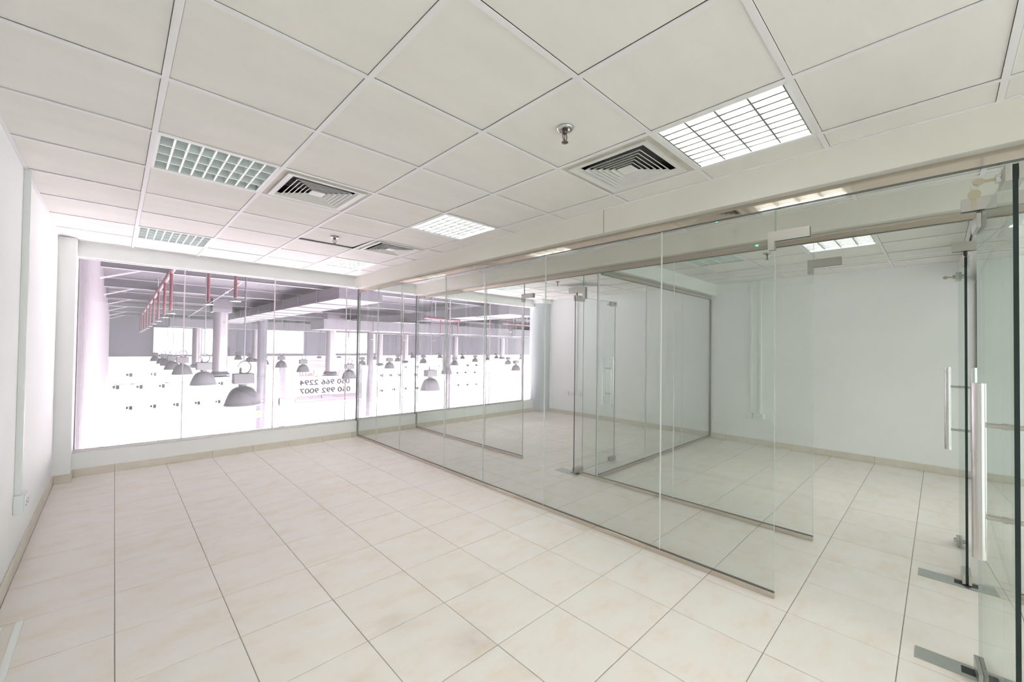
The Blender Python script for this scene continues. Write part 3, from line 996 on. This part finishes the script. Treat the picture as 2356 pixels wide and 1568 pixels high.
L_ = 37.2 - 10.0
red_pipe('red sprinkler pipe with drops running along left of the hall', (0.93, 10.0, 3.19), (1.22, 37.2, 3.19), 0.055, [(yy - 10.0) / L_ for yy in (12.9, 15.0, 17.7, 20.6, 23.6, 26.6, 30.0, 33.4, 37.1)], 0.95)
red_pipe('short red sprinkler pipe with two drops near the left window panes', (1.42, 11.0, 3.19), (1.72, 9.6, 3.19), 0.05, [0.05, 0.95], 0.82)
red_pipe('red sprinkler pipe seen through the right window panes', (9.0, 14.5, 2.62), (11.1, 14.9, 2.62), 0.05, [0.45, 0.95], 0.55)
red_pipe('thin far red sprinkler pipe crossing behind the round ducts', (9.0, 23.6, 2.5), (15.5, 22.6, 2.5), 0.05, [0.1, 0.3, 0.6, 0.9], 0.6)
red_pipe('short red sprinkler pipe beside the silver column', (16.2, 17.6, 2.85), (19.5, 18.0, 2.85), 0.05, [0.2, 0.8], 0.4)


# rectangular air ducts under the roof
def duct(label, a0, a1, b0, b1, z0, z1, axis, pitch):
    t = thing('air_duct', (a0, b0, z0), label, 'duct')
    B().box(a0, a1, b0, b1, z0, z1).build('duct_body', M_DUCT, t)
    s0, s1 = (b0, b1) if axis == 'y' else (a0, a1)
    n = int((s1 - s0) / pitch)
    for k in range(1, n + 1):
        s = s0 + k * pitch
        e = 0.03
        if axis == 'y':
            B().box(a0 - e, a1 + e, s - 0.03, s + 0.03, z0 - e, z1 + 0.02).build('flange', M_FLANGE if False else M_DUCT, t)
        else:
            B().box(s - 0.03, s + 0.03, b0 - e, b1 + e, z0 - e, z1 + 0.02).build('flange', M_DUCT, t)
    return t


duct('big grey rectangular duct running along the middle of the hall', 4.82, 6.2, 12.5, 33.0, 2.86, 3.24, 'y', 1.9)
duct('wide grey duct crossing the hall behind the lamps', 6.9, 30, 19.6, 21.4, 2.20, 2.66, 'x', 2.4)
duct('second grey duct running along the right part of the hall', 11.4, 13.1, 12.0, 33.0, 2.80, 3.22, 'y', 2.1)
duct('third grey duct at the far right of the hall', 20.6, 22.4, 14.0, 34.0, 2.76, 3.2, 'y', 2.3)
duct('narrow grey duct crossing high near the far wall', 2.6, 36, 35.2, 36.3, 2.55, 3.1, 'x', 2.4)


# point of a pixel at a chosen optical depth
def at_depth(px, py, depth):
    d = fwd + rgt * ((px - 1178) / FPX) - upv * ((py - 784) / FPX)
    return Vector((0, 0, EYE)) + d * depth


ORD = ['first', 'second', 'third', 'fourth', 'fifth', 'sixth', 'seventh', 'eighth', 'ninth', 'tenth', 'eleventh', 'twelfth', 'thirteenth', 'fourteenth', 'fifteenth',
       'sixteenth', 'seventeenth', 'eighteenth', 'nineteenth', 'twentieth', 'twenty-first', 'twenty-second', 'twenty-third', 'twenty-fourth', 'twenty-fifth', 'twenty-sixth',
       'twenty-seventh', 'twenty-eighth', 'twenty-ninth', 'thirtieth', 'thirty-first', 'thirty-second', 'thirty-third', 'thirty-fourth', 'thirty-fifth', 'thirty-sixth', 'thirty-seventh', 'thirty-eighth']

DUCTS = [(4.75, 6.3, 12.4, 33.1, 2.82), (6.8, 30.1, 19.5, 21.5, 2.16), (11.3, 13.2, 11.9, 33.1, 2.76), (20.5, 22.5, 13.9, 34.1, 2.72), (2.5, 36.1, 35.1, 36.4, 2.51)]


def soffit(x, y, r=0.0):
    z = HR
    for (a0, a1, b0, b1, zz) in DUCTS:
        if a0 - r < x < a1 + r and b0 - r < y < b1 + r:
            z = min(z, zz)
    return z


# round duct drops with flared hoods: (pixel x, pixel y of the hood's rim, pixel width)
DROPS = [(505, 866, 29), (760, 863, 22), (452, 845, 12), (586, 832, 9), (873, 841, 12), (932, 835, 10), (1025, 858, 16), (1047, 840, 11), (1155, 826, 8)]
for k, (px, py, w) in enumerate(sorted(DROPS)):
    p = at_depth(px, py, FPX * 0.6 / w)
    x, y, z = p
    if y > HY - 2.6:
        p = at_depth(px, py, FPX * 0.6 / w * (HY - 2.6) / y)
        x, y, z = p
    size = 'large' if w > 20 else 'slim'
    t = thing('round_duct', (x, y, z), '%s round metal duct with flared hood, %s from the left in hall' % (size, ORD[k]), 'duct', 'round duct drops in the hall')
    sz = soffit(x, y, 0.45)
    top = min(2.95, sz - 0.35)
    B().lathe([(0.30, 0.22), (0.30, top - z)], p if y == p.y else (x, y, z), 24).build('pipe', M_DROP, t)
    B().lathe([(0.315, (top - z) * 0.35), (0.315, (top - z) * 0.35 + 0.05)], (x, y, z), 24).build('pipe_collar', M_DROP, t)
    B().lathe([(0.30, 0.26), (0.42, 0.13), (0.44, 0.09), (0.36, 0.07), (0.30, 0.05)], (x, y, z), 24).build('flared_hood', M_DUCT, t)
    B().lathe([(0.50, 0.0), (0.50, 0.02), (0.1, 0.03)], (x, y, z), 24).build('deflector_disc', M_DUCT, t)
    B().box(x - 0.38, x + 0.38, y - 0.38, y + 0.38, top, sz - 0.012).build('connection_box', M_DUCT, t)

# columns standing on the hall floor
for k, (x, y, r) in enumerate(((6.52, 28.8, 0.26), (13.47, 28.9, 0.24), (20.26, 28.7, 0.22))):
    c = B().lathe([(r, HZ), (r, 0.40)], (x, y, 0), 24).build('column_hall_%d' % (k + 1), M_HCOL)
    tag(c, ('left', 'middle', 'right')[k] + ' round grey column standing on the hall floor', 'column', kind='structure')
    B().lathe([(r * 0.97, 0.40), (r * 0.97, HR)], (x, y, 0), 24).build('upper_shaft', M_HDARK, c)
    for z in (-2.1, -0.5):
        B().lathe([(r + 0.012, z), (r + 0.012, z + 0.03)], (x, y, 0), 24).build('band', M_LAMP_BOX, c)
    if k == 0:
        B().box(x - 0.35 * 0.9, x + 0.02, y - r - 0.02, y - r + 0.03, -2.95, -2.55).build('warning_notice', M_PLASTIC, c)
        B().box(x - 0.28, x - 0.06, y - r - 0.024, y - r - 0.019, -2.88, -2.62).build('warning_symbol', M_YELLOW, c)

# steel goal-like gantry that carries the rental banner
gt = thing('steel_gantry', (9.9, 28.0, HZ), 'grey steel gantry frame standing in the hall under the banner', 'gantry')
for x, z1 in ((7.46, 0.03), (12.30, 0.17)):
    B().box(x - 0.16, x + 0.16, 27.9, 28.1, HZ, z1).build('post', M_HCOL, gt)
B().box(7.3, 12.46, 27.85, 28.15, -2.20, -1.83).build('cross_beam', M_HCOL, gt)
B().box(8.2, 12.1, 27.80, 27.86, -2.12, -1.95).build('cover_plate', M_PINKINK, gt)
B().box(9.75, 10.35, 27.78, 27.85, -2.02, -1.80).build('exit_box', M_HCOL, gt)
bn = B().box(8.26, 12.1, 28.0, 28.03, -1.825, 0.60).build('rental_banner', M_BANNER)
tag(bn, 'white rental banner with mirrored phone numbers on the gantry', 'banner')


def text_part(s, x0, x1, zlo, zhi, m, y, parent):
    cu = bpy.data.curves.new('txt', 'FONT')
    cu.body = s
    cu.extrude = 0.004
    cu.offset = 0.018
    to = bpy.data.objects.new('txt', cu)
    COL.objects.link(to)
    bpy.context.view_layer.update()
    me = bpy.data.meshes.new_from_object(to.evaluated_get(bpy.context.evaluated_depsgraph_get()))
    bpy.data.objects.remove(to)
    xs = [v.co.x for v in me.vertices]; ys = [v.co.y for v in me.vertices]
    a, b_, c_, d_ = min(xs), max(xs), min(ys), max(ys)
    base = WORLD[parent.name]
    for v in me.vertices:
        u = (v.co.x - a) / (b_ - a)
        w_ = (v.co.y - c_) / (d_ - c_)
        # printed to be read from the other side, so it shows mirrored from the office
        v.co = Vector((x1 - u * (x1 - x0), y + v.co.z, zlo + w_ * (zhi - zlo))) - base
    me.flip_normals()
    me.materials.clear(); me.materials.append(m)
    o = link('lettering', me, parent)
    return o


text_part('050 966 2294', 8.45, 11.62, -1.12, -0.775, M_INK, 27.985, bn)
text_part('050 992 9007', 8.45, 11.68, -1.655, -1.32, M_INK, 27.985, bn)
# red mirrored rental line drawn as pen strokes (reads right to left from the hall side)
def strokes(parent, lines, m, y, r):
    for pts in lines:
        b = B()
        for (xa, za), (xb, zb) in zip(pts[:-1], pts[1:]):
            b.tube((xa, y, za), (xb, y, zb), r, 6)
        b.build('lettering', m, parent)


def arc(cx_, cz_, rx, rz, a0, a1, n=8):
    return [(cx_ + rx * math.cos(math.radians(a0 + (a1 - a0) * i / n)), cz_ + rz * math.sin(math.radians(a0 + (a1 - a0) * i / n))) for i in range(n + 1)]


zb = -0.50
strokes(bn, [
    [(8.46, zb + 0.30), (8.46, zb)] + [(8.62, zb), (8.62, zb + 0.30)],
    [(8.62, zb), (8.80, zb), (8.80, zb + 0.32)],
    [(8.80, zb), (8.95, zb), (8.95, zb + 0.12)],
    [(8.95, zb)] + arc(9.10, zb + 0.07, 0.08, 0.08, 200, 540) + [(9.28, zb)],
    [(9.28, zb), (9.28, zb + 0.32)],
    arc(9.42, zb, 0.09, 0.09, 20, -120, 6),
    arc(11.0, zb + 0.12, 0.13, 0.15, -60, 240, 10),
    arc(10.3, zb + 0.10, 0.12, 0.13, -60, 240, 10),
    [(9.95, zb), (9.95, zb + 0.30)],
], M_REDINK, 27.99, 0.02)
for z in (0.42, 0.16, 0.02):
    B().box(8.35, 11.9, 27.988, 27.999, z, z + 0.035).build('printed_line', M_PINKINK, bn)

# ------------------------------------------------------------------ pendant lamps of the hall
# (pixel x, pixel y of the rim, pixel width of the shade)
LAMPS = [(558, 931, 73), (468, 885, 52), (990, 897, 47), (803, 870, 33), (419, 861, 40), (396, 850, 32), (383, 841, 26), (373, 836, 22), (357, 830, 18),
         (548, 827, 16), (574, 832, 18), (607, 838, 22), (647, 845, 26), (697, 855, 28), (734, 835, 16), (780, 834, 15), (833, 840, 19), (896, 847, 24), (915, 831, 15),
         (974, 835, 18), (1028, 860, 27), (1046, 840, 19), (1064, 825, 12), (1093, 832, 15), (1122, 828, 12), (1142, 824, 11), (1169, 838, 17), (1187, 852, 23), (1199, 826, 10),
         (862, 827, 11), (950, 823, 10), (1012, 823, 10)]
LAMPS.sort()
proto_lamp = None
for k, (px, py, w) in enumerate(LAMPS):
    p = at_depth(px, py, FPX * 0.6 / w)
    if p.y > HY - 1.0:
        p = at_depth(px, py, FPX * 0.6 / w * (HY - 1.0) / p.y)
    size = 'nearest large' if w > 70 else 'large' if w > 40 else 'medium' if w > 20 else 'small distant'
    label = '%s grey bell pendant lamp, %s from the left in the hall' % (size, ORD[k])
    if proto_lamp is None:
        t = thing('pendant_lamp', p, label, 'lamp', 'bell pendant lamps in the hall')
        x, y, z = p
        prof = [(0.300, 0.0), (0.304, 0.010), (0.294, 0.025), (0.272, 0.10), (0.245, 0.18), (0.212, 0.25), (0.175, 0.305), (0.12, 0.340), (0.075, 0.352)]
        inner = [(r - 0.008, zz) for r, zz in reversed(prof)]
        B().lathe(prof + inner, p, 32, caps=False).build('shade', M_LAMP, t)
        B().lathe([(0.075, 0.34), (0.07, 0.36), (0.085, 0.40)], p, 20).build('neck', M_LAMP_BOX, t)
        B().box(x - 0.165, x + 0.165, y - 0.12, y + 0.12, z + 0.40, z + 0.60).build('ballast_box', M_LAMP_BOX, t, bevel=0.012)
        hk = B()
        ring = [(x + 0.02 + 0.105 * math.cos(a), y, z + 0.71 + 0.115 * math.sin(a)) for a in [math.pi * (-0.75 + 1.75 * i / 16) for i in range(17)]]
        hk.path(ring, 0.014, 8)
        hk.prism([(x - 0.07, y - 0.01, z + 0.60), (x - 0.03, y - 0.01, z + 0.60), (x - 0.02, y - 0.01, z + 0.70), (x - 0.06, y - 0.01, z + 0.72)], (0, 0.02, 0))
        hk.build('hook', M_LAMP_DARK, t)
        B().tube((x + 0.01, y, z + 0.82), (x + 0.01, y, soffit(x, y, 0.05) - 0.005), 0.012, 6).build('cable', M_CABLE, t)
        proto_lamp = t
        sp = bpy.data.lights.new('hall_fill_spot', 'SPOT')  # fill spot added inside each shade to brighten the hall; pendants look unlit
        sp.energy, sp.spot_size, sp.spot_blend, sp.shadow_soft_size, sp.color = 2650, math.radians(150), 0.4, 0.08, (1.0, 0.938, 0.975)
        so = bpy.data.objects.new('hall_fill_spot', sp)
        COL.objects.link(so)
        so.parent = t
        so.location = (0, 0, 0.10)
        z_first = p.z
    else:
        t = copy_tree(proto_lamp, p)
        t['label'] = label
        # its cable is as long as its height under the roof asks for
        for ch in t.children:
            if ch.name.startswith('cable'):
                ch.data = B().tube((0.01, 0, 0.82), (0.01, 0, soffit(p.x, p.y, 0.05) - 0.005 - p.z), 0.012, 6).mesh('cable', [M_CABLE])

# ------------------------------------------------------------------ small dark fittings on the hall's far wall
def on_far(px, py):
    d = fwd + rgt * ((px - 1178) / FPX) - upv * ((py - 784) / FPX)
    t = (HY - 0.05) / d.y
    return Vector((0, 0, EYE)) + d * t


ROWS = {'upper': [(298.6, 861.5), (354, 859.7), (933, 843.5), (960, 843), (1009, 841), (1075.7, 840), (1096, 839.6)],
        'middle': [(268, 890), (322, 889), (373, 887), (508.6, 881), (878, 863.4), (899, 862.5), (920, 862.5), (956, 861.6), (1052, 857), (1071, 856), (1092, 856)],
        'lower': [(298, 937.5), (353, 933.6), (405.7, 929.8), (455, 926), (502, 923), (877.7, 897.7), (906, 895), (932.5, 893), (960, 892), (1054, 885), (1075, 884), (1095.6, 883), (1139.6, 906)]}
for row, pts in ROWS.items():
    for k, (px, py) in enumerate(pts):
        p = on_far(px, py)
        t = thing('wall_outlet', p, 'tiny dark outlet on the hall far wall, %s of the %s row' % (ORD[k], row), 'outlet', 'dark outlets on the far white wall')
        B().box(p.x - 0.19, p.x - 0.07, p.y - 0.06, p.y, p.z - 0.08, p.z + 0.09).build('switch', M_SMALLDARK, t)
        B().box(p.x - 0.02, p.x + 0.15, p.y - 0.06, p.y, p.z - 0.15, p.z + 0.12).build('socket_plate', M_SMALLDARK, t)
for k, (a, b) in enumerate((((262, 884), (614, 874)), ((872, 861), (956, 857)))):
    pa, pb = on_far(*a), on_far(*b)
    o = B().tube((pa.x, HY - 0.08, pa.z), (pb.x, HY - 0.08, pa.z), 0.03, 6).build('wall_conduit', M_HCOL)
    tag(o, ('long', 'short')[k] + ' thin grey conduit across the hall far wall', 'conduit')
    for q in range(5):
        x = pa.x + (pb.x - pa.x) * (q + 0.5) / 5
        B().box(x - 0.1, x + 0.1, HY - 0.12, HY - 0.05, pa.z - 0.05, pa.z + 0.05).build('clip', M_LAMP_BOX, o)
